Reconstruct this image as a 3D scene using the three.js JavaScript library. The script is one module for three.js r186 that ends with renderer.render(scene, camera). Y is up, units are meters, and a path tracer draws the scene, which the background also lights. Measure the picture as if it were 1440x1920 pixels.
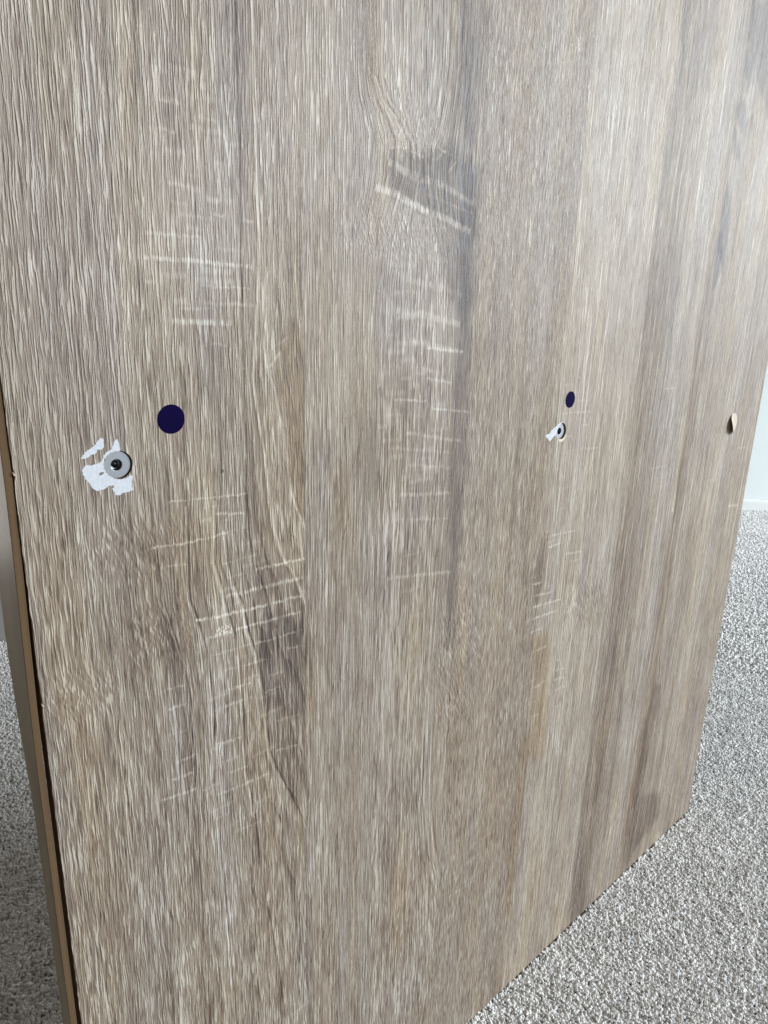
import * as THREE from 'three';
import { RectAreaLightUniformsLib } from 'three/addons/lights/RectAreaLightUniformsLib.js';
import { mergeGeometries } from 'three/addons/utils/BufferGeometryUtils.js';

// ---------------------------------------------------------------- camera, light, exposure
// World: the board's front face is the plane z = 0, its lower right corner on the carpet is the origin.
const scene = new THREE.Scene();
const camera = new THREE.PerspectiveCamera(71.9, 768 / 1024, 0.02, 30);
{
  const m = new THREE.Matrix4().makeBasis(
    new THREE.Vector3(0.74108, 0.027384, 0.670858),
    new THREE.Vector3(0.170687, 0.958658, -0.227685),
    new THREE.Vector3(-0.649359, 0.283239, 0.705768));
  camera.quaternion.setFromRotationMatrix(m);
  camera.position.set(-1.36809, 1.03336, 0.48945);
}
const renderer = new THREE.WebGLRenderer({ antialias: true });
renderer.setSize(768, 1024);
renderer.toneMapping = THREE.LinearToneMapping;
renderer.toneMappingExposure = 1.0;
renderer.shadowMap.enabled = true;
RectAreaLightUniformsLib.init();

scene.background = new THREE.Color().setRGB(0.085, 0.079, 0.073);   // even ambient light in place of bounce from the unseen room

// out of view: a wide source placed to light the board, a tall one behind to brighten the narrow board's side; each light and its glowing pane are built together below
const UNSEEN_WINDOWS = [
  { at: [4.2, 2.7, 5.2], look: [-0.64, -0.14, -0.75], w: 4.4, h: 2.7, power: 23, color: [0.85, 0.935, 1.0], label: 'wide unseen daylight opening, placed to light the board and give its sheen' },
  { at: [-1.9, 1.02, -2.45], look: [0.12, 0, 1], w: 0.75, h: 1.9, power: 0.9, color: [1.0, 0.97, 0.92], label: 'tall unseen glazed door behind the board, placed to brighten the narrow board side' },
];
const TEXN = 2048;
// ---------------------------------------------------------------- figure of the oak decor, traced in millimetres on the board
const PLANK_EDGES = [-1013.6,-804.2,-637.8,-456.4,-278.6];
const GUIDES = [[[-1221,1191,-1248,881,-1245,717,-1245,448],[-1180,1201,-1183,1018,-1188,869,-1191,763,-1190,589,-1198,408],[-1143,1211,-1148,1087,-1153,981,-1153,862,-1150,809,-1139,761,-1135,740,-1131,712,-1132,683,-1130,661,-1131,624,-1131,593,-1132,562,-1130,463,-1130,350],[-1114,1218,-1116,1090,-1120,980,-1124,878,-1126,833,-1127,801,-1122,786,-1118,769,-1114,751,-1112,726,-1110,689,-1112,653,-1113,623,-1110,590,-1110,557,-1105,445,-1101,325],[-1095,1223,-1096,1092,-1097,979,-1099,879,-1101,857,-1103,827,-1098,805,-1095,792,-1091,773,-1086,755,-1084,736,-1083,708,-1081,677,-1081,647,-1080,614,-1076,588,-1072,562,-1070,519,-1062,449,-1051,372,-1042,276],[-1083,1226,-1085,1093,-1088,937,-1092,853,-1091,824,-1086,803,-1079,786,-1074,759,-1066,730,-1062,708,-1058,675,-1056,644,-1054,625,-1046,602,-1036,578,-1022,543,-996,475,-911,164],[-1070,1230,-1070,1198,-1069,1130,-1071,1057,-1071,1018,-1071,909,-1071,859,-1071,847,-1067,821,-1061,804,-1054,782,-1051,765,-1045,750,-1040,730,-1033,716,-1018,686,-968,580,-810,78],[-1058,1233,-1057,1132,-1056,1058,-1065,972,-1061,947,-1059,934,-1055,910,-1054,900,-1052,869,-1048,846,-1042,827,-1036,812,-1027,798,-1019,779,-1012,761,-969,655,-739,17],[-1050,1235,-1049,1133,-1047,1058,-1050,998,-1048,982,-1041,964,-1037,945,-1034,931,-1031,907,-1026,875,-1020,858,-1015,846,-996,810,-926,639,-643,-64],[-1026,1241,-1025,1136,-1025,1035,-1019,1001,-1011,948,-984,828,-839,535,-531,-160]],[[-1014,1244,-1014,729,-1013,251],[-977,1254,-974,1143,-969,1019,-966,876,-966,654,-963,208],[-950,1261,-947,1210,-941,1194,-929,1182,-918,1167,-920,1139,-940,1098,-943,1055,-944,1019,-941,873,-941,645,-933,183],[-942,1263,-939,1211,-930,1196,-915,1184,-900,1168,-897,1141,-918,1096,-927,1055,-930,1019,-927,871,-926,639,-920,171],[-898,1274,-894,1221,-891,1197,-887,1170,-884,1143,-885,1099,-886,1057,-887,1019,-883,864,-880,622,-878,135],[-857,1285,-855,1237,-858,1211,-865,1189,-874,1166,-873,1144,-859,1101,-845,1069,-841,1019,-835,857,-844,608,-843,463,-829,377,-797,290,-766,205],[-842,1289,-839,1240,-842,1206,-847,1179,-850,1152,-845,1116,-831,1084,-823,1020,-822,912,-827,797,-830,602,-826,454,-814,384,-800,326,-770,254],[-804,1298,-804,1167,-804,1020,-804,662,-801,70]]];
const MARKS = [[2.4,0.75,-1147,1059,-1121,1059,-1089,1058,-1062,1057],[2.0,0.5,-1145,1075,-1127,1075,-1105,1075],[2.1,0.5,-1147,1043,-1140,1043],[1.5,0.55,-1105,1042,-1064,1041],[2.3,0.5,-1105,1030,-1060,1029],[3.3,0.75,-1129,1017,-1105,1016,-1080,1016],[1.8,0.5,-1093,1091,-1084,1091],[1.8,0.5,-1069,1090,-1058,1089],[1.6,0.45,-1130,1158,-1123,1158],[1.6,0.4,-1132,1141,-1119,1140],[2.0,0.35,-1128,1108,-1111,1107],[1.6,0.4,-1099,1001,-1086,999],[1.2,0.5,-1072,982,-1068,981],[1.2,0.7,-1141,884,-1131,884,-1107,882,-1072,880],[1.8,0.75,-1101,868,-1089,866,-1075,864],[1.5,0.75,-1159,851,-1126,849,-1091,850],[1.3,0.5,-1155,834,-1127,831],[1.9,0.85,-1065,812,-1037,811,-1012,810],[2.9,0.8,-1094,794,-1061,794,-1016,792],[2.1,0.95,-1123,781,-1108,779,-1055,776,-1017,775],[1.9,0.8,-1115,762,-1089,762,-1017,759],[1.5,0.6,-1068,742,-1016,740],[1.6,0.5,-1034,727,-1014,723],[1.5,0.5,-1113,745,-1062,743],[1.5,0.4,-1099,727,-1072,724,-1056,723],[1.8,0.6,-1108,708,-1073,706],[2.1,0.5,-1099,692,-1072,691],[1.6,0.6,-1059,690,-1041,691],[1.6,0.45,-1054,706,-1039,705],[1.7,0.6,-1158,728,-1136,727],[1.9,0.65,-1151,710,-1135,709],[1.9,0.55,-1111,658,-1084,655],[2.0,0.5,-1048,624,-1022,619],[1.7,0.4,-1047,655,-1022,653],[2.0,0.6,-1147,657,-1129,657],[2.1,0.6,-1153,642,-1132,641],[2.1,0.65,-1163,627,-1131,623],[2.2,0.6,-1111,606,-1086,604,-1057,603],[1.9,0.45,-1100,624,-1078,622],[1.5,0.4,-1153,686,-1133,684],[1.6,0.35,-1111,639,-1098,637],[1.8,0.3,-1095,558,-1066,554],[4.6,0.3,-904,1056,-818,1043],[5.2,0.5,-910,1028,-870,1023,-822,1015],[4.4,0.45,-887,999,-818,988],[2.0,0.7,-868,993,-815,988],[3.1,0.4,-874,974,-847,968],[2.6,0.5,-866,964,-830,958],[2.0,0.6,-908,946,-865,942],[1.9,0.65,-857,934,-800,926],[3.2,0.45,-892,913,-805,895],[2.7,0.35,-887,880,-824,869],[3.3,0.45,-897,851,-822,841],[2.9,0.45,-911,765,-861,757,-814,749],[2.6,0.25,-910,900,-821,884],[2.3,0.3,-903,826,-824,813],[4.9,0.85,-924,1149,-908,1145,-889,1140],[4.3,0.55,-889,1140,-858,1139,-808,1126],[5.0,0.9,-938,1127,-917,1126,-896,1119,-873,1115],[4.9,0.85,-883,1116,-856,1112,-814,1102],[1.6,0.5,-922,1160,-909,1163,-898,1161,-882,1159],[1.7,0.55,-866,1158,-859,1165,-850,1169],[1.8,0.5,-850,1150,-839,1161],[1.7,0.45,-866,1169,-835,1163],[1.3,0.4,-898,1146,-842,1138],[1.8,0.4,-877,1129,-814,1119],[1.7,0.35,-1017,1243,-1016,1243],[2.2,0.5,-639,754,-569,749],[2.3,0.6,-628,738,-605,738],[2.4,0.5,-588,720,-548,715],[2.3,0.8,-652,692,-633,691],[2.3,0.65,-652,676,-612,671],[2.4,0.75,-651,660,-587,654],[2.4,0.75,-650,643,-590,639],[2.4,0.5,-649,624,-626,623],[2.5,0.5,-644,592,-608,591],[2.7,0.5,-583,544,-557,539],[2.7,0.5,-584,530,-555,524],[2.7,0.45,-577,511,-552,509],[2.6,0.4,-582,560,-571,558],[2.4,0.4,-572,705,-551,704],[2.5,0.4,-573,637,-547,637],[2.6,0.35,-623,565,-611,564],[2.6,0.35,-631,535,-613,533],[2.7,0.4,-631,489,-612,487],[2.8,0.35,-579,481,-559,480],[2.0,0.4,-632,911,-564,908],[2.1,0.35,-582,892,-563,891],[2.1,0.4,-578,861,-538,858],[2.0,0.3,-600,924,-571,923],[2.3,0.35,-372,926,-334,925],[3.0,0.4,-65,804,-29,802],[4.3,0.5,-67,696,-19,691],[3.1,0.35,-38,779,-28,784],[3.0,0.3,-167,760,-134,756],[2.5,0.3,-382,808,-332,808],[2.6,0.25,-369,792,-327,789],[2.3,0.4,-1035,281,-1010,283],[2.7,0.25,-790,311,-720,313],[2.8,0.25,-792,278,-728,272],[2.8,0.22,-793,287,-700,277],[2.8,0.22,-745,336,-688,334],[1.7,0.45,-1045,996,-1029,1005],[2.1,0.5,-1048,981,-1037,993]];
const PATCHES = [[-0.25,-0.15,0.15,3,-1055,778,-1030,755,-1015,743,-1013,672,-1013,582,-1015,564,-1021,543,-1035,576,-1046,602,-1054,625,-1056,644,-1058,676,-1062,708,-1065,732],[-0.14,-0.2,0.1,12,-1065,816,-1013,783,-1014,655,-1063,675,-1072,758],[-0.16,-0.1,0.5,5,-1068,1002,-1056,977,-1054,898,-1051,861,-1047,831,-1038,799,-1052,787,-1061,802,-1069,841,-1070,891],[-0.13,-0.12,0.6,5,-1069,1230,-1056,1233,-1056,1132,-1057,1034,-1057,1002,-1070,1002,-1071,1057,-1069,1130],[-0.17,0.25,0.6,6,-1031,1017,-1015,1010,-1014,930,-1013,883,-1015,847,-1022,865,-1027,885,-1032,914,-1035,941,-1040,968,-1039,998],[-0.1,0.05,0.2,25,-1201,810,-1139,806,-1135,753,-1156,741,-1205,763],[-0.1,0.1,0.2,25,-1176,883,-1135,867,-1095,832,-1101,810,-1167,831],[0.1,-0.05,0.3,25,-1146,1120,-1091,1141,-1066,1087,-1070,1049,-1136,1046,-1149,1077],[0.09,-0.15,0.1,30,-1035,1239,-977,1254,-975,1143,-1018,1091,-1035,1135],[0.06,0.15,0.1,30,-1010,1035,-951,1054,-942,943,-1008,920],[-0.36,-0.2,0.35,10,-920,1155,-879,1161,-845,1175,-811,1157,-807,1127,-808,1100,-847,1107,-883,1115,-916,1124,-926,1136],[-0.24,-0.2,0.5,7,-842,1289,-805,1298,-804,1167,-805,1110,-804,1020,-805,853,-804,655,-814,658,-825,856,-824,999,-821,1060,-829,1098,-824,1127,-822,1165,-832,1208],[-0.16,0,0.4,10,-852,1262,-828,1268,-825,1196,-844,1162,-855,1169,-849,1204],[-0.24,-0.2,0.4,9,-864,1100,-811,1095,-806,1040,-816,1014,-838,1049,-855,1078],[-0.07,0.2,0.2,20,-949,1001,-895,970,-890,865,-931,829,-954,925],[0.08,0.05,0.2,25,-928,732,-852,741,-839,535,-907,552],[-0.08,0.2,0.3,10,-981,879,-972,892,-962,845,-971,815],[-0.15,0.35,0.3,6,-646,466,-630,459,-629,297,-635,144,-649,153,-652,346],[-0.1,0.5,0.2,8,-645,619,-603,606,-594,521,-586,404,-628,423,-639,538],[-0.22,0.1,0.3,5,-644,760,-629,757,-633,692,-641,664,-650,667,-651,718],[-0.22,-0.3,0.3,3,-270,1319,-279,1307,-274,1293,-237,1279,-232,1288,-247,1313],[-0.22,-0.3,0.3,3,-272,1280,-274,1263,-256,1249,-236,1238,-249,1264],[-0.22,-0.3,0.3,3,-270,1207,-278,1191,-275,1164,-268,1121,-243,1100,-240,1145,-244,1174,-254,1199],[-0.22,-0.3,0.3,3,-269,1152,-275,1120,-268,1069,-253,1077,-250,1122],[-0.22,-0.3,0.2,6,-275,1435,-273,1389,-256,1377,-213,1346,-168,1313,-230,1446],[-0.22,-0.3,0.3,3,-274,1376,-271,1351,-246,1335,-232,1342,-247,1371],[-0.22,0,0.3,3,-262,402,-230,390,-238,278,-243,200,-262,145,-278,153,-273,226,-271,314],[-0.24,-0.1,0.2,12,-260,173,-152,119,-148,66,-207,48,-244,32,-263,6,-273,109],[-0.08,0.1,0.1,12,-546,670,-477,636,-471,574,-541,604],[-0.1,0.1,0.2,3,-290,812,-273,810,-269,703,-281,705]];
const STRIPES = [[-674.0,-650.0,-0.05,0.1],[-605.0,-542.0,0.05,0.05],[-517.0,-471.0,0.05,0],[-460.0,-395.0,-0.16,0],[-387.0,-369.0,-0.05,0],[-365.0,-299.0,0.13,-0.05],[-288.0,-258.0,-0.16,0.1],[-230.0,-189.0,-0.06,0],[-167.0,-118.0,0.06,0],[-95.0,-39.0,-0.05,0]];
const STIPPLE = [[-1158,779,40,31],[-1169,852,47,29],[-905,1179,59,30],[-894,1093,79,27],[-939,1094,51,25],[-791,637,50,136],[-518,630,68,53],[-1218,750,31,26]];
const PAPER_STRIP = [-1201.8,925.9,-1199.5,928.2,-1198.3,929.8,-1194.6,931.9,-1190.8,934.1,-1189.2,936.8,-1186.9,938.5,-1185.1,938.2,-1185.0,935.6,-1185.3,931.6,-1186.5,930.6,-1189.7,930.3,-1191.4,927.9,-1194.3,927.3,-1197.6,925.7,-1200.1,925.3];
const PAPER_MAIN = [-1180.0,929.9,-1177.9,934.5,-1177.3,936.1,-1175.7,936.5,-1174.6,934.1,-1174.1,931.1,-1173.9,928.8,-1174.6,927.7,-1176.8,928.0,-1180.6,927.4,-1184.0,925.5,-1186.1,922.8,-1186.7,919.2,-1186.3,916.2,-1184.7,912.9,-1182.0,910.3,-1179.2,908.2,-1174.7,907.3,-1170.9,907.7,-1167.7,909.4,-1166.5,908.5,-1167.3,904.4,-1167.2,900.8,-1167.0,897.7,-1169.8,897.3,-1174.4,896.9,-1177.2,895.6,-1180.3,896.3,-1180.3,898.6,-1181.7,900.0,-1181.9,901.6,-1180.0,902.4,-1181.0,903.7,-1184.8,903.5,-1187.9,901.7,-1190.1,901.7,-1192.7,900.9,-1196.0,904.1,-1197.5,907.7,-1200.0,911.0,-1201.4,915.3,-1201.5,917.8,-1198.8,920.8,-1196.7,920.5,-1194.2,920.0,-1189.9,920.7,-1188.3,922.0,-1186.9,923.7,-1185.7,926.5,-1183.4,928.4];
const PAPER_GAP = [-1190.6,912.3,-1189.3,914.3,-1186.8,914.4,-1186.9,912.9,-1189.2,912.1];
const PAPER_TAIL = [-657.6,885.9,-655.6,887.8,-650.2,887.8,-647.1,891.3,-640.2,894.5,-633.4,898.2,-628.1,899.9,-624.7,899.1,-630.3,896.3,-633.7,891.7,-634.5,887.9,-636.8,884.9,-642.0,882.7,-645.2,879.7,-648.7,878.4,-651.9,881.5,-655.9,884.1];
const CHIP_RIM = [-634.5,882.4,-629.3,879.1,-622.6,878.4,-618.1,880.2,-614.9,883.8,-613.3,883.0,-616.8,878.4,-620.1,875.4,-623.9,874.9,-628.4,876.5];
// ---------------------------------------------------------------- helpers
const MM = 0.001;
let seed = 7;
const rnd = () => { seed = (seed * 1664525 + 1013904223) >>> 0; return seed / 4294967296; };
const lerp = (a, b, t) => a + (b - a) * t;
const smooth = (a, b, x) => { const t = Math.min(1, Math.max(0, (x - a) / (b - a))); return t * t * (3 - 2 * t); };
const NT = new Float32Array(65536); for (let i = 0; i < 65536; i++) NT[i] = rnd();
function vn(x, y) {                                  // value noise, 0..1
  const xi = Math.floor(x), yi = Math.floor(y); let fx = x - xi, fy = y - yi;
  fx = fx * fx * (3 - 2 * fx); fy = fy * fy * (3 - 2 * fy);
  const a = (yi & 255) << 8, b = ((yi + 1) & 255) << 8, c = xi & 255, d = (xi + 1) & 255;
  const p = NT[a + c], q = NT[a + d], r = NT[b + c], s = NT[b + d];
  return p + (q - p) * fx + (r + (s - r) * fx - p - (q - p) * fx) * fy;
}
const mat = (o) => new THREE.MeshStandardMaterial(o);
const srgb = (r, g, b) => new THREE.Color().setRGB(r / 255, g / 255, b / 255, THREE.SRGBColorSpace);
function part(name, geometry, material, parent, label) {
  const m = new THREE.Mesh(geometry, material); m.name = name; m.castShadow = m.receiveShadow = true;
  if (label) m.userData.label = label;
  parent.add(m); return m;
}
function thing(name, label, category) {
  const g = new THREE.Group(); g.name = name; g.userData = { label, category }; scene.add(g); return g;
}
function structure(name, geometry, material, label) {
  const m = part(name, geometry, material, scene); m.userData = { kind: 'structure', label }; return m;
}

// ---------------------------------------------------------------- printed and embossed oak decor of the board (millimetres on the board)
const BW = 1245, BH = 1500, SPLIT = -700;
// a coarse field (2 mm cells) of the figure: tone, warmth, calm (few streaks), short fibre
const FW = 624, FH = 752, F = [0, 1, 2, 3].map(() => new Float32Array(FW * FH));
{
  const pd = (px, py, P) => {                         // signed distance to polygon, inside positive
    let d = 1e9, ins = false;
    for (let i = 0, j = P.length - 2; i < P.length; j = i, i += 2) {
      const ax = P[j], ay = P[j + 1], bx = P[i], by = P[i + 1], ex = bx - ax, ey = by - ay;
      const t = Math.min(1, Math.max(0, ((px - ax) * ex + (py - ay) * ey) / (ex * ex + ey * ey + 1e-9)));
      d = Math.min(d, Math.hypot(px - ax - ex * t, py - ay - ey * t));
      if ((ay > py) !== (by > py) && px < (bx - ax) * (py - ay) / (by - ay) + ax) ins = !ins;
    }
    return ins ? d : -d;
  };
  for (const p of PATCHES) {
    const [tone, warm, calm, fe] = p, P = p.slice(4);
    let x0 = 1e9, x1 = -1e9, y0 = 1e9, y1 = -1e9;
    for (let i = 0; i < P.length; i += 2) { x0 = Math.min(x0, P[i]); x1 = Math.max(x1, P[i]); y0 = Math.min(y0, P[i + 1]); y1 = Math.max(y1, P[i + 1]); }
    for (let j = Math.max(0, Math.floor((y0 - fe) / 2)); j <= Math.min(FH - 1, Math.ceil((y1 + fe) / 2)); j++)
      for (let i = Math.max(0, Math.floor((x0 - fe + BW) / 2)); i <= Math.min(FW - 1, Math.ceil((x1 + fe + BW) / 2)); i++) {
        const m = smooth(-fe, fe * 0.6, pd(i * 2 - BW, j * 2, P)); if (!m) continue;
        const k = j * FW + i; F[0][k] += tone * m * 0.62; F[1][k] += warm * m; F[2][k] = Math.max(F[2][k], calm * m);
      }
  }
  for (const [cx, cy, rx, ry] of STIPPLE)
    for (let j = 0; j < FH; j++) for (let i = 0; i < FW; i++) {
      const r = Math.hypot((i * 2 - BW - cx) / rx, (j * 2 - cy) / ry); if (r > 1.25) continue;
      const k = j * FW + i; F[3][k] = Math.max(F[3][k], 1 - smooth(0.45, 1.25, r));
    }
}
function guideRow(list, y) {
  const xs = [];
  for (const g of list) {
    let x = g[0];
    if (y >= g[1]) x = g[0];
    else if (y <= g[g.length - 1]) x = g[g.length - 2];
    else for (let i = 0; i + 3 < g.length; i += 2) if (y <= g[i + 1] && y >= g[i + 3]) {
      const t = (g[i + 1] - y) / (g[i + 1] - g[i + 3] + 1e-6); x = lerp(g[i], g[i + 2], t); break;
    }
    xs.push(xs.length ? Math.max(x, xs[xs.length - 1] + 0.6) : x);
  }
  return xs;
}
const nominal = GUIDES.map((l) => guideRow(l, 1130));
// per plank: width of a streak (mm), length (mm), gain of pale streaks, gain of dark pores, tone, waviness
const PLANK = [
  { w: 0.82, l: 17, light: 0.23, dark: 0.17, tone: 0.0, wave: 0.8 },
  { w: 0.74, l: 30, light: 0.21, dark: 0.18, tone: 0.01, wave: 0.5 },
  { w: 0.80, l: 11, light: 0.17, dark: 0.20, tone: 0.0, wave: 0.6 },
  { w: 0.85, l: 40, light: 0.18, dark: 0.18, tone: 0.045, wave: 0.3 },
  { w: 0.90, l: 55, light: 0.17, dark: 0.19, tone: -0.03, wave: 0.25 },
  { w: 0.90, l: 55, light: 0.17, dark: 0.18, tone: 0.0, wave: 0.3 },
];
const SLASH = [];                                     // short dark slanting ray flecks of the second plank
for (let i = 0; i < 70; i++) { const x = lerp(-1008, -900, rnd()), y = lerp(120, 900, rnd()); SLASH.push([x, y, x + lerp(3, 9, rnd()), y + lerp(16, 42, rnd()), lerp(0.5, 1, rnd())]); }

{ // fainter saw marks between the traced ones
  const more = (x0, x1, y0, y1, n, slope, w, st) => { for (let i = 0; i < n; i++) { const y = lerp(y0, y1, (i + rnd()) / n), a = lerp(x0, x1, rnd() * 0.6), b = Math.min(x1, a + lerp(8, 34, rnd())); MARKS.push([w * lerp(0.7, 1.5, rnd()), st * lerp(0.4, 1, rnd()), a, y, b, y + (b - a) * slope * lerp(0.6, 1.4, rnd())]); } };
  more(-1140, -1055, 1020, 1185, 26, -0.02, 2.6, 0.40); more(-1130, -1018, 560, 880, 34, 0.04, 2.0, 0.38); more(-930, -815, 860, 1075, 34, -0.03, 3.0, 0.36); more(-940, -820, 700, 860, 10, -0.02, 2.6, 0.28);
  more(-670, -590, 500, 760, 24, 0.05, 1.8, 0.34); more(-640, -540, 780, 960, 14, 0.0, 1.8, 0.30); more(-420, -300, 740, 980, 10, 0.0, 2.2, 0.22);
}
function woodTile(x0, x1, N) {
  const col = new Uint8Array(N * N * 4), hgt = new Uint8Array(N * N * 4);
  const V = new Float32Array(N * N), H = new Float32Array(N * N), Wm = new Float32Array(N * N);
  const sx = (x1 - x0) / N, sy = BH / N;
  for (let j = 0; j < N; j++) {
    const y = (j + 0.5) * sy;
    const rows = GUIDES.map((l) => guideRow(l, y + 0));
    for (let i = 0; i < N; i++) {
      const x = x0 + (i + 0.5) * sx;
      let p = 0; while (p < 5 && x > PLANK_EDGES[p] + (p > 1 ? 3 : 1.2) * (vn(y / 60, p * 9.3) - 0.5)) p++;
      const K = PLANK[p];
      // the figure bends the grain
      let u = x, ring = 0;
      if (p < 2) {
        const g = rows[p], n = nominal[p]; let k = 0; while (k < g.length - 2 && x > g[k + 1]) k++;
        const t = Math.min(1.5, Math.max(0, (x - g[k]) / (g[k + 1] - g[k])));
        const shift = lerp(g[k] - n[k], g[k + 1] - n[k + 1], t);
        u = x - shift * (p ? 0.62 : 0.26);              // fibres lean a little, growth rings follow the figure
        if (!p && k > 0) { const r = (k + t) * 2 + 0.35 * (vn(x / 7, y / 70) - 0.5), fr = r - Math.floor(r); ring = (fr * fr - 0.33) * (0.5 + vn(k * 3.7 + 0.5, y / 150)); }
      }
      u += p * 371.7;
      // figure field, looked up with a ragged offset along the fibre
      const jx = x + 2.2 * (vn(x / 2.2, y / 9) - 0.5), jy = y + 16 * (vn(u / 1.7 + 40, y / 60) - 0.5);
      const fi = Math.min(FW - 2, Math.max(0, (jx + BW) / 2)), fj = Math.min(FH - 2, Math.max(0, jy / 2));
      const a = Math.floor(fi), b = Math.floor(fj), fa = fi - a, fb = fj - b, q = b * FW + a;
      const f = (A) => (A[q] * (1 - fa) + A[q + 1] * fa) * (1 - fb) + (A[q + FW] * (1 - fa) + A[q + FW + 1] * fa) * fb;
      const tone = f(F[0]), warm = f(F[1]), calm = f(F[2]), stip = f(F[3]);
      const wu = u + K.wave * (vn(x / 5 + 9, y / 15) - 0.5) + 0.35 * (vn(x / 2 + 31, y / 4) - 0.5);
      const off = 60 * vn(wu / (K.w * 1.9) + 11, p + 0.5);
      const s1 = vn(wu / K.w, (y + off) / K.l), s2 = vn(wu / (K.w * 0.5) + 77, (y + off * 1.7) / (K.l * 0.55)), s3 = vn(wu / (K.w * 2.8) + 19, (y + off) / (K.l * 2.2));
      let s = 0.54 * s1 + 0.36 * s2 + 0.10 * s3;
      if (stip > 0.02) {
        const sh = 0.55 * vn((x + 0.35 * y) / 1.5 + 5, (y - 0.2 * x) / 8) + 0.45 * vn((x - 0.25 * y) / 1.2 + 60, y / 6);
        s = lerp(s, sh, stip * 0.62);
      }
      const fib = vn(wu / 0.52 + 300, (y + off) / 9) - 0.5, hair = vn(wu / 0.36 + 150, (y - off) / 16) - 0.5; s += 0.16 * fib;
      const broad = vn(u / 11 + 3, y / 260 + p * 3) - 0.5, mid = vn(u / 4.6 + 13, y / 130) - 0.5, blot = vn(x / 38 + 8, y / 55 + 3) - 0.5;
      const pres = 0.7 + 0.6 * vn(u / 17 + 50, y / 48 + 9);           // streaks come and go
      let light = smooth(0.545, 0.655, s) * K.light * pres * (1 - calm * 0.65), dark = smooth(0.44, 0.26, s) * K.dark * (1 - calm * 0.45);
      // fine closed pores
      const pore = smooth(0.70, 0.86, vn(wu / 0.62 + 200, (y + off) / 11 + 7)) * K.dark * 0.55;
      let strp = 0, sw = 0;
      for (const S of STRIPES) if (x > S[0] - 12 && x < S[1] + 12) { const r = 4 * (vn(u / 3, y / 90) - 0.5); const m = smooth(S[0] - 7, S[0] + 7, x + r) * (1 - smooth(S[1] - 7, S[1] + 7, x + r)); strp += S[2] * m * 0.55; sw += S[3] * m; }
      const grain = (vn(x * 1.9, y * 1.3) - 0.5) * 0.05;
      const k = j * N + i;
      V[k] = 0.50 + K.tone + tone + strp - 0.15 * ring + 0.08 * broad + 0.06 * mid + 0.05 * blot + light - dark - pore + grain + 0.14 * hair + 0.10 * fib - 0.24 * smooth(0.62, 0.86, 0.5 + hair);
      H[k] = 0.38 + (0.36 * smooth(0.53, 0.63, s) + 0.45 * (s - 0.5) + 0.16 * hair) * (1 - calm * 0.5) - pore * 0.9 + 0.03 * grain;
      Wm[k] = warm + sw + 0.5 * (vn(u / 23 + 90, y / 170) - 0.5) + 0.25 * mid;
    }
  }
  // pale saw marks across the grain, broken by the fibres
  const stroke = (pts, w, fn) => {
    for (let s = 0; s + 3 < pts.length; s += 2) {
      const ax = pts[s], ay = pts[s + 1], bx = pts[s + 2], by = pts[s + 3], ex = bx - ax, ey = by - ay, L = ex * ex + ey * ey + 1e-6;
      const i0 = Math.max(0, Math.floor((Math.min(ax, bx) - w * 1.5 - x0) / sx)), i1 = Math.min(N - 1, Math.ceil((Math.max(ax, bx) + w * 1.5 - x0) / sx));
      const j0 = Math.max(0, Math.floor((Math.min(ay, by) - w * 1.5 - 2) / sy)), j1 = Math.min(N - 1, Math.ceil((Math.max(ay, by) + w * 1.5 + 2) / sy));
      for (let j = j0; j <= j1; j++) for (let i = i0; i <= i1; i++) {
        const x = x0 + (i + 0.5) * sx, y = (j + 0.5) * sy + 1.5 * (vn(x * 0.45 + 400, 3 + ax) - 0.5) * Math.min(1, w / 1.5);
        const t = ((x - ax) * ex + (y - ay) * ey) / L; if (t < 0 || t > 1) continue;
        const d = Math.hypot(x - ax - ex * t, y - ay - ey * t) / (w * 0.5); if (d > 1.6) continue;
        fn(j * N + i, 1 - smooth(0.35, 1.5, d), x, y);
      }
    }
  };
  for (const m of MARKS) stroke(m.slice(2), m[0] * 1.25, (k, a, x, y) => {
    const br = smooth(0.18, 0.62, 0.6 * vn(x / 1.7 + 33, y / 7) + 0.4 * vn(x / 6 + 4, y / 4));
    const s = a * m[1] * (0.18 + 0.9 * br) * (0.55 + 0.45 * smooth(0.25, 0.5, V[k])); V[k] += (0.92 - V[k]) * s * 0.86; H[k] += s * 0.08;
  });
  for (const s of SLASH) stroke(s.slice(0, 4), 1.6, (k, a, x, y) => { const w = a * s[4] * vn(x / 2 + 8, y / 6); V[k] -= 0.24 * w; H[k] -= 0.22 * w; });
  // the long dark veins that follow the figure
  const vein = (g, w, amt, ya, yb) => { const c = []; for (let i = 0; i + 1 < g.length; i += 2) if (g[i + 1] <= ya && g[i + 1] >= yb) c.push(g[i], g[i + 1]); stroke(c, w, (k, a, x, y) => { const e = x < PLANK_EDGES[0] ? 1 : 0; const s = a * e * (0.45 + 0.8 * vn(x / 3, y / 40)); V[k] -= amt * s; H[k] -= 0.22 * s * Math.sign(amt); }); };
  vein(GUIDES[0][6], 2.2, 0.24, 1400, 735); vein(GUIDES[0][5], 1.6, 0.22, 900, 300); vein(GUIDES[0][4], 1.6, 0.20, 940, 60); vein(GUIDES[0][3], 1.6, 0.20, 940, 60); vein(GUIDES[0][2], 1.5, 0.16, 880, 300);
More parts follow.
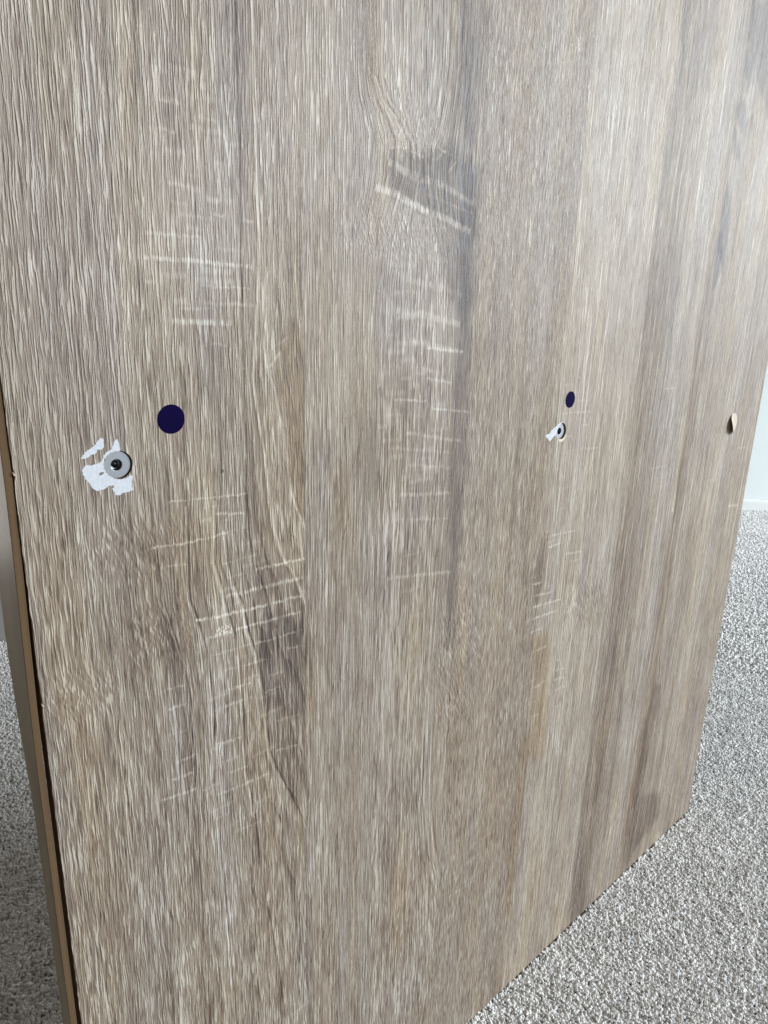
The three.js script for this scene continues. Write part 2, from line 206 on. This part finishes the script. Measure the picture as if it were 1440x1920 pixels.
  vein(GUIDES[0][7].map((v, i) => v + (i & 1 ? 0 : 1)), 2.6, -0.24, 1400, 600); vein(GUIDES[0][8].map((v, i) => v + (i & 1 ? 0 : -2)), 2.6, -0.24, 1100, 800); vein(GUIDES[0][5].map((v, i) => v + (i & 1 ? 0 : -3)), 3.2, -0.22, 900, 560); vein(GUIDES[0][4].map((v, i) => v + (i & 1 ? 0 : -3)), 3, -0.2, 920, 560); vein(GUIDES[0][3].map((v, i) => v + (i & 1 ? 0 : -2.6)), 2.6, -0.2, 900, 300);
  for (const e of PLANK_EDGES.slice(0, 3)) stroke([e, 1500, e, 0], 2.4, (k, a, x, y) => { const s = a * smooth(0.35, 0.7, vn(x / 2, y / 90)); V[k] -= 0.08 * s; H[k] -= 0.12 * s; });
  // arches of the second plank
  const arch = (g, dx, w, amt, ya, yb) => { const c = []; for (let i = 0; i + 1 < g.length; i += 2) if (g[i + 1] <= ya && g[i + 1] >= yb) c.push(g[i] + dx, g[i + 1]); stroke(c, w, (k, a, x, y) => { if (x > PLANK_EDGES[1]) return; const s = a * (0.35 + 0.9 * vn(x / 3 + 7, y / 40)); V[k] -= amt * s; H[k] -= 0.22 * s * Math.sign(amt); }); };
  for (const [n, dx, amt] of [[5, 0, 0.16], [5, 4, -0.18], [6, 0, 0.14], [6, -4, -0.16], [5, -9, 0.12], [4, 6, -0.10]]) { arch(GUIDES[1][n], dx, 2, amt, 1300, 1100); arch(GUIDES[1][n], dx, 2.2, amt, 760, 0); }
  for (const [n, dx, amt] of [[2, 0, 0.2], [2, 5, -0.16], [3, 0, 0.22], [3, -4, -0.16], [3, 7, 0.12]]) arch(GUIDES[1][n], dx, 2, amt, 1240, 1130);
  // nail-like speck and two pale scuffs
  const blob = (cx, cy, rx, ry, d, n) => stroke([cx - rx, cy, cx + rx, cy], ry * 2, (k, a, x, y) => { V[k] += d * a * (n ? smooth(0.4, 0.7, vn(x / 1.3, y / 1.3)) : 1); });
  blob(-1093.4, 902.7, 1.4, 1.3, -0.4, 0); blob(-1098, 764, 8, 5, 0.5, 1); blob(-1119, 781, 4, 1.2, 0.5, 1); blob(-289, 727, 5, 5, 0.3, 1);
  const C = [[64, 52, 44], [105, 89, 77], [144, 127, 111], [174, 160, 144], [205, 195, 181], [228, 220, 208]];
  for (let k = 0; k < N * N; k++) {
    const v = Math.min(0.9999, Math.max(0, V[k])) * 5, c = Math.floor(v), t = v - c, A = C[c], B = C[c + 1], w = Wm[k];
    col[k * 4] = Math.max(0, Math.min(255, lerp(A[0], B[0], t) + 9 * w)); col[k * 4 + 1] = Math.max(0, Math.min(255, lerp(A[1], B[1], t) + 1 * w)); col[k * 4 + 2] = Math.max(0, Math.min(255, lerp(A[2], B[2], t) - 14 * w)); col[k * 4 + 3] = 255;
    const h = Math.max(0, Math.min(255, H[k] * 255)); hgt[k * 4] = hgt[k * 4 + 1] = hgt[k * 4 + 2] = h; hgt[k * 4 + 3] = 255;
  }
  const tex = (d, s) => { const t = new THREE.DataTexture(d, N, N); t.magFilter = THREE.LinearFilter; t.minFilter = THREE.LinearMipmapLinearFilter; t.generateMipmaps = true; if (s) t.colorSpace = THREE.SRGBColorSpace; t.needsUpdate = true; return t; };
  return new THREE.MeshPhysicalMaterial({ map: tex(col, true), bumpMap: tex(hgt, false), bumpScale: 0.00075, roughness: 0.5, specularIntensity: 0.9 });
}
const LAMINATE = [woodTile(-BW, SPLIT, TEXN), woodTile(SPLIT, 0, TEXN)];

// ---------------------------------------------------------------- the carpet, the far wall and its skirting
const wallA = new THREE.Vector3(2.623, 0, -0.934), wallDir = new THREE.Vector3(0.64, 0, 0.77).normalize(), wallN = new THREE.Vector3(-wallDir.z, 0, wallDir.x);
{
  const g = new THREE.PlaneGeometry(9, 8, 1, 1); g.rotateX(-Math.PI / 2); g.translate(0.5, -0.009, 0);
  structure('carpet', g, mat({ color: srgb(176, 172, 168), roughness: 1 }), 'pale grey flecked cut pile carpet');
  const yaw = Math.atan2(-wallDir.z, wallDir.x);
  const place = (g, off, y) => { g.rotateY(yaw); g.translate(wallA.x - wallN.x * off, y, wallA.z - wallN.z * off); return g; };
  structure('wall', place(new THREE.BoxGeometry(6.5, 2.4, 0.1), 0.065, 1.19), mat({ color: srgb(244, 250, 249), roughness: 0.9 }), 'plain white painted wall beyond the carpet');
  const s = new THREE.Shape([[0, 0], [0.014, 0], [0.014, 0.05], [0.010, 0.06], [0, 0.064]].map((p) => new THREE.Vector2(...p)));
  const sk = new THREE.ExtrudeGeometry(s, { depth: 6.5, bevelEnabled: false }); sk.translate(0, 0, -3.25); sk.rotateY(-Math.PI / 2);
  structure('skirting_board', place(sk, 0.013, -0.006), mat({ color: srgb(246, 246, 244), roughness: 0.5 }), 'low white skirting board along the white wall');
}
{
  // pile: bent tapered yarn ends, nobody could count them
  const tuftShape = new THREE.CapsuleGeometry(0.0019, 0.0070, 3, 6);
  { const p = tuftShape.attributes.position; for (let i = 0; i < p.count; i++) { const y = p.getY(i) / 0.0062; p.setX(i, p.getX(i) * (1.05 - 0.15 * y) + 0.0010 * y * y); p.setZ(i, p.getZ(i) * (1.05 - 0.15 * y)); } tuftShape.computeVertexNormals(); }
  const spots = [];
  const inWall = (x, z) => (x - wallA.x) * wallN.x + (z - wallA.z) * wallN.z < 0.004;
  const fill = (x0, x1, z0, z1, step, keep) => { for (let x = x0; x < x1; x += step) for (let z = z0; z < z1; z += step) { const px = x + (rnd() - 0.5) * step * 1.5, pz = z + (rnd() - 0.5) * step * 1.5; if (px > -1.252 && px < 0.003 && pz < 0.0006 && pz > -0.06) continue; if (!inWall(px, pz) && keep(px, pz)) spots.push(px, pz, step); } };
  fill(-0.8, 0.75, -0.06, 0.75, 0.0034, (x, z) => z > -0.05);
  fill(-0.002, 0.75, -0.5, -0.045, 0.0037, () => true);
  fill(0.75, 2.9, -1.0, 0.75, 0.0066, () => true);
  fill(-1.32, -0.86, -1.75, -0.02, 0.0042, (x, z) => Math.abs(x - (-1.30 + (-z) * 0.24)) < 0.22);
  const n = spots.length / 3, pile = new THREE.InstancedMesh(tuftShape, mat({ color: 0xffffff, roughness: 1 }), n);
  const d = new THREE.Object3D(), c = new THREE.Color();
  for (let i = 0; i < n; i++) {
    const x = spots[i * 3], z = spots[i * 3 + 1], st = spots[i * 3 + 2], k = st / 0.0035;
    const lump = vn(x / 0.0075, z / 0.0075), lump2 = vn(x / 0.045 + 70, z / 0.045);
    d.position.set(x, -0.0048 + 0.0016 * (rnd() - 0.5) + 0.0022 * (lump - 0.5) + (Math.abs(z) < 0.004 && x < 0 ? 0.0018 : 0), z);
    d.rotation.set((rnd() - 0.5) * 2.6, rnd() * 6.28, (rnd() - 0.5) * 2.6);
    d.scale.set(k * lerp(0.75, 1.3, rnd()), lerp(0.8, 1.25, rnd()) * Math.sqrt(k), k * lerp(0.75, 1.3, rnd())); d.updateMatrix(); pile.setMatrixAt(i, d.matrix);
    const r = rnd(); let v = lerp(0.78, 0.95, rnd()) + 0.24 * (lump - 0.5) + 0.06 * (lump2 - 0.5); if (r < 0.10) v *= 0.82; else if (r < 0.12) v *= 0.6;
    c.setRGB(v * 1.0, v * 0.98, v * 0.955); pile.setColorAt(i, c);
  }
  pile.name = 'carpet_pile'; pile.castShadow = pile.receiveShadow = true;
  pile.userData = { kind: 'stuff', label: 'short pale grey flecked carpet pile', category: 'carpet pile' }; scene.add(pile);
}

// ---------------------------------------------------------------- the board
const HOLES = [[-1175.9, 917.8], [-625.5, 888.5]], HR = 10.3;
const panel = thing('wood_panel', 'large oak effect laminate board with blue stickers and recessed metal fittings, standing on carpet', 'panel');
{
  const ring = (cx, cy, r) => { const p = new THREE.Path(); p.absarc(cx * MM, cy * MM, r * MM, 0, Math.PI * 2, true); return p; };
  // laminate face: ragged left edge with two chips
  const left = []; for (let y = 0; y <= BH; y += 5) { const chip = 1.3 * Math.exp(-(((y - 921) / 4) ** 2)) + 1.9 * Math.exp(-(((y - 751) / 4) ** 2)); left.push([-BW + 0.45 * (vn(y / 7, 3) - 0.5) + 0.3 * (vn(y / 2.5, 9) - 0.5) + chip * (0.4 + vn(y / 2, 31)), y]); }
  const face = (pts, hole) => { const s = new THREE.Shape(pts.map(([x, y]) => new THREE.Vector2(x * MM, y * MM))); s.holes.push(ring(...hole, HR)); return new THREE.ExtrudeGeometry(s, { depth: 0.0006, bevelEnabled: false, curveSegments: 48 }); };
  const gs = [face([[SPLIT, 0], [SPLIT, BH], ...left.reverse()], HOLES[0]), face([[SPLIT, 0], [0, 0], [0, BH], [SPLIT, BH]], HOLES[1])];
  gs.forEach((g, k) => { g.clearGroups(); g.translate(0, 0, -0.0006); const p = g.attributes.position, uv = g.attributes.uv, a = k ? SPLIT : -BW, b = k ? 0 : SPLIT; for (let i = 0; i < p.count; i++) uv.setXY(i, (p.getX(i) / MM - a) / (b - a), p.getY(i) / MM / BH); });
  part('laminate_face', mergeGeometries(gs, true), LAMINATE, panel);
  const s = new THREE.Shape([[-BW + 0.5, 0], [-0.9, 0], [-0.9, BH], [-BW + 0.5, BH]].map(([x, y]) => new THREE.Vector2(x * MM, y * MM)));
  for (const h of HOLES) s.holes.push(ring(...h, HR));
  const core = new THREE.ExtrudeGeometry(s, { depth: 0.0150, bevelEnabled: false, curveSegments: 48 }); core.translate(0, 0, -0.0158);
  const chip = mat({ color: srgb(150, 122, 92), roughness: 0.9 });
  part('core_board', core, chip, panel, 'raw brown chipboard core');
  const eb = new THREE.BoxGeometry(0.0008, BH * MM, 0.0158); eb.translate(-0.0004, BH * MM / 2, -0.0086);
  part('edge_banding', eb, mat({ color: srgb(168, 155, 138), roughness: 0.5 }), panel, 'thin oak coloured edge strip');

  // recessed metal fittings
  const zinc = mat({ color: srgb(158, 161, 165), roughness: 0.45, metalness: 0.65 }), steel = mat({ color: srgb(112, 116, 122), roughness: 0.28, metalness: 1 });
  HOLES.forEach(([x, y], n) => {
    const rs = new THREE.Shape(); rs.absarc(0, 0, 9.5 * MM, 0, Math.PI * 2); const hp = new THREE.Path(); hp.absarc(-0.5 * MM, -0.1 * MM, 4.4 * MM, 0, Math.PI * 2, true); rs.holes.push(hp);
    const wg = new THREE.ExtrudeGeometry(rs, { depth: 0.8 * MM, bevelEnabled: true, bevelSize: 0.3 * MM, bevelThickness: 0.3 * MM, bevelSegments: 3, curveSegments: 48 }); wg.translate(0, 0, -1.1 * MM);
    const w = part('metal_fitting', wg, zinc, panel, 'zinc plated fitting with a round socket, recessed in the board');
    w.position.set((x - 0.5) * MM, y * MM, n ? -2.0 * MM : -1.5 * MM);
    const prof = [[4.35, -0.9], [4.1, -1.6], [3.9, -3.2], [3.75, -3.6], [2.9, -3.75], [2.6, -3.5], [2.5, -4.2], [2.45, -7.2], [0.02, -7.4]].map(([r, z]) => new THREE.Vector2(r * MM, z * MM));
    const bg = new THREE.LatheGeometry(prof, 40); bg.rotateX(Math.PI / 2); bg.translate(-0.5 * MM, -0.1 * MM, 0);
    const bolt = part('bolt_socket', bg, steel, w, 'shiny steel socket');
    const back = new THREE.CylinderGeometry(HR * MM, HR * MM, 1 * MM, 32); back.rotateX(Math.PI / 2); back.translate(0, 0, -9 * MM); part('hole_bottom', back, chip, w);
  });

  // round navy stickers
  const navy = new THREE.MeshPhysicalMaterial({ color: srgb(12, 4, 52), roughness: 0.75, specularIntensity: 0.1 });
  for (const [x, y, r] of [[-1134.1, 947, 10.9], [-612.8, 926.5, 10.1]]) {
    const pr = [[0, 0.32], [r - 0.5, 0.32], [r - 0.12, 0.24], [r, 0.02]].map(([a, b]) => new THREE.Vector2(a * MM, b * MM));
    const g = new THREE.LatheGeometry(pr.reverse(), 64); g.rotateX(Math.PI / 2); g.translate(x * MM, y * MM, 0);
    part('round_sticker', g, navy, panel, 'round dark navy sticker');
  }

  // torn white paper left round the fittings
  const pn = 128, pd = new Uint8Array(pn * pn * 4); for (let j = 0; j < pn; j++) for (let i = 0; i < pn; i++) { const v = 0.86 + 0.14 * (0.5 * vn(i / 3, j / 7) + 0.3 * vn(i / 11, j / 9) + 0.2 * vn(i, j)), k = (j * pn + i) * 4; pd[k] = 254 * v; pd[k + 1] = 255 * v; pd[k + 2] = 255 * v; pd[k + 3] = 255; }
  const ptex = new THREE.DataTexture(pd, pn, pn); ptex.magFilter = THREE.LinearFilter; ptex.wrapS = ptex.wrapT = THREE.RepeatWrapping; ptex.repeat.set(60, 60); ptex.colorSpace = THREE.SRGBColorSpace; ptex.needsUpdate = true;
  const paper = mat({ color: srgb(232, 234, 240), map: ptex, roughness: 0.95 });
  const rough = (P, amp) => { const o = []; for (let i = 0; i < P.length; i += 2) { const j = (i + 2) % P.length, L = Math.hypot(P[j] - P[i], P[j + 1] - P[i + 1]), n = Math.max(1, Math.round(L / 0.45)); for (let k = 0; k < n; k++) { const t = k / n; o.push(new THREE.Vector2((lerp(P[i], P[j], t) + (rnd() - 0.5) * amp) * MM, (lerp(P[i + 1], P[j + 1], t) + (rnd() - 0.5) * amp) * MM)); } } return o; };
  const scrap = (P, gap, m, name, label, amp = 0.75) => { const s = new THREE.Shape(rough(P, amp)); if (gap) s.holes.push(new THREE.Path(rough(gap, 0.3))); const g = new THREE.ExtrudeGeometry(s, { depth: 0.00016, bevelEnabled: false }); g.translate(0, 0, 0.00001); return part(name, g, m, panel, label); };
  scrap(PAPER_MAIN, PAPER_GAP, paper, 'torn_paper', 'torn white paper round the fitting');
  scrap(PAPER_STRIP, null, paper, 'torn_paper', 'torn strip of white paper');
  scrap(PAPER_TAIL, null, paper, 'torn_paper', 'torn white paper beside the fitting', 0.9);
  scrap(CHIP_RIM, null, mat({ color: srgb(226, 214, 186), roughness: 0.9 }), 'chipped_rim', 'pale chipped rim below the hole', 0.5);
  // lifted splinters on the left edge
  for (const [y, L] of [[921, 3.2], [751, 3.6]]) { const g = new THREE.ConeGeometry(0.8 * MM, L * MM, 5); g.scale(1, 1, 0.4); g.rotateZ(0.35); g.translate((-BW + 0.2) * MM, y * MM, 0.4 * MM); part('splinter', g, mat({ color: srgb(190, 172, 148), roughness: 0.8 }), panel, 'pale lifted splinter'); }

  // oak coloured cover sticker curling off near the right edge
  {
    const R = 18, n = 28, pos = [], uv = [], idx = []; const ca = Math.cos(3.75), sa = Math.sin(3.75);
    for (let i = 0; i <= n; i++) for (let j = 0; j <= n; j++) {
      const a = i / n * Math.PI * 2, r = R * j / n, px = Math.cos(a) * r, py = Math.sin(a) * r;
      let s = px * ca + py * sa, t = -px * sa + py * ca, z = 0.15; const s0 = -7, rr = 36 + 0.3 * t;
      if (s > s0) { const th = (s - s0) / rr; s = s0 + rr * Math.sin(th); z = 0.15 + rr * (1 - Math.cos(th)); }
      pos.push((s * ca - t * sa) * MM, (s * sa + t * ca) * MM, z * MM); uv.push(0.5 + px / 60, 0.5 + py / 60);
    }
    for (let i = 0; i < n; i++) for (let j = 0; j < n; j++) { const a = i * (n + 1) + j, b = a + n + 1; idx.push(a, b, a + 1, b, b + 1, a + 1); }
    const g = new THREE.BufferGeometry(); g.setAttribute('position', new THREE.Float32BufferAttribute(pos, 3)); g.setAttribute('uv', new THREE.Float32BufferAttribute(uv, 2)); g.setIndex(idx); g.computeVertexNormals();
    const m = part('curled_sticker', g, mat({ color: srgb(200, 186, 164), roughness: 0.6, side: THREE.DoubleSide }), panel, 'oak coloured cover sticker curling off'); m.position.set(-0.110, 0.852, 0);
  }
}

// ---------------------------------------------------------------- narrow board behind the left edge
{
  const b = thing('narrow_board', 'narrow pale board with brown raw front edge, standing behind the large panel', 'board');
  const secs = []; for (let y = -8; y <= 1500; y += 40) { secs.push([y, -1 + 0.3 * vn(y / 90, 2), lerp(-24, -47, smooth(600, 830, y)), lerp(-1248.3, -1245.5, smooth(700, 930, y)) + 0.3 * (vn(y / 120, 5) - 0.5), lerp(-1253.4, -1250.6, smooth(700, 930, y))]); }
  const strip = (f, inv) => { const pos = [], uv = [], idx = []; secs.forEach((s, k) => { const [p, q] = f(s); pos.push(...p.map((v) => v * MM), ...q.map((v) => v * MM)); uv.push(0, s[0] / 300, 0.1, s[0] / 300); if (k) { const a = k * 2 - 2; if (inv) idx.push(a, a + 2, a + 1, a + 1, a + 2, a + 3); else idx.push(a, a + 1, a + 2, a + 1, a + 3, a + 2); } }); const g = new THREE.BufferGeometry(); g.setAttribute('position', new THREE.Float32BufferAttribute(pos, 3)); g.setAttribute('uv', new THREE.Float32BufferAttribute(uv, 2)); g.setIndex(idx); g.computeVertexNormals(); return g; };
  const c = 0.3, N = 256, da = new Uint8Array(N * 64 * 4);
  for (let j = 0; j < N; j++) for (let i = 0; i < 64; i++) { const v = 0.82 + 0.10 * vn(i / 2.5, j / 60) + 0.06 * vn(i * 0.9, j * 0.9), k = (j * 64 + i) * 4; da[k] = 255 * v; da[k + 1] = 252 * v; da[k + 2] = 248 * v; da[k + 3] = 255; }
  const tx = new THREE.DataTexture(da, 64, N); tx.magFilter = THREE.LinearFilter; tx.wrapS = tx.wrapT = THREE.RepeatWrapping; tx.colorSpace = THREE.SRGBColorSpace; tx.needsUpdate = true;
  const pale = mat({ color: srgb(208, 190, 160), map: tx, roughness: 0.3 }), raw = mat({ color: srgb(112, 88, 60), map: tx, roughness: 0.9 });
  part('side_face', mergeGeometries([strip(([y, z, zb, xr, xl]) => [[xl, y, zb], [xl, y, z - c]]), strip(([y, z, zb, xr, xl]) => [[xr, y, zb], [xl, y, zb]])]), pale, b, 'smooth pale side');
  part('raw_edge', mergeGeometries([strip(([y, z, zb, xr, xl]) => [[xl, y, z - c], [xl + c, y, z]]), strip(([y, z, zb, xr, xl]) => [[xl + c, y, z], [xr, y, z]]), strip(([y, z, zb, xr]) => [[xr, y, z], [xr, y, zb]])]), raw, b, 'raw brown front edge');
}

// ---------------------------------------------------------------- unseen windows outside the picture, placed for the light on the boards
for (const W of UNSEEN_WINDOWS) {
  const win = thing('window', W.label, 'window'); if (W !== UNSEEN_WINDOWS[0]) win.name = 'window_001';
  const dir = new THREE.Vector3(...W.look).normalize(), at = new THREE.Vector3(...W.at);
  win.position.copy(at); win.lookAt(at.clone().add(dir));
  const frame = mat({ color: srgb(240, 240, 238), roughness: 0.5 });
  const bar = (w, h, x, y) => { const g = new THREE.BoxGeometry(w, h, 0.06); g.translate(x, y, 0); return g; };
  part('unseen_window_frame', mergeGeometries([bar(W.w + 0.12, 0.06, 0, W.h / 2 + 0.03), bar(W.w + 0.12, 0.06, 0, -W.h / 2 - 0.03), bar(0.06, W.h, W.w / 2 + 0.03, 0), bar(0.06, W.h, -W.w / 2 - 0.03, 0)]), frame, win);
  part('unseen_window_pane', new THREE.BoxGeometry(W.w, W.h, 0.01), mat({ color: 0x111111, emissive: new THREE.Color(...W.color), emissiveIntensity: 0.6 }), win, 'glowing pane out of view');
  const L = new THREE.RectAreaLight(new THREE.Color(...W.color), W.power, W.w, W.h);
  L.name = 'unseen_window_light'; L.position.copy(at).addScaledVector(dir, 0.05); L.lookAt(at.clone().addScaledVector(dir, 3)); scene.add(L);
}
renderer.render(scene, camera);
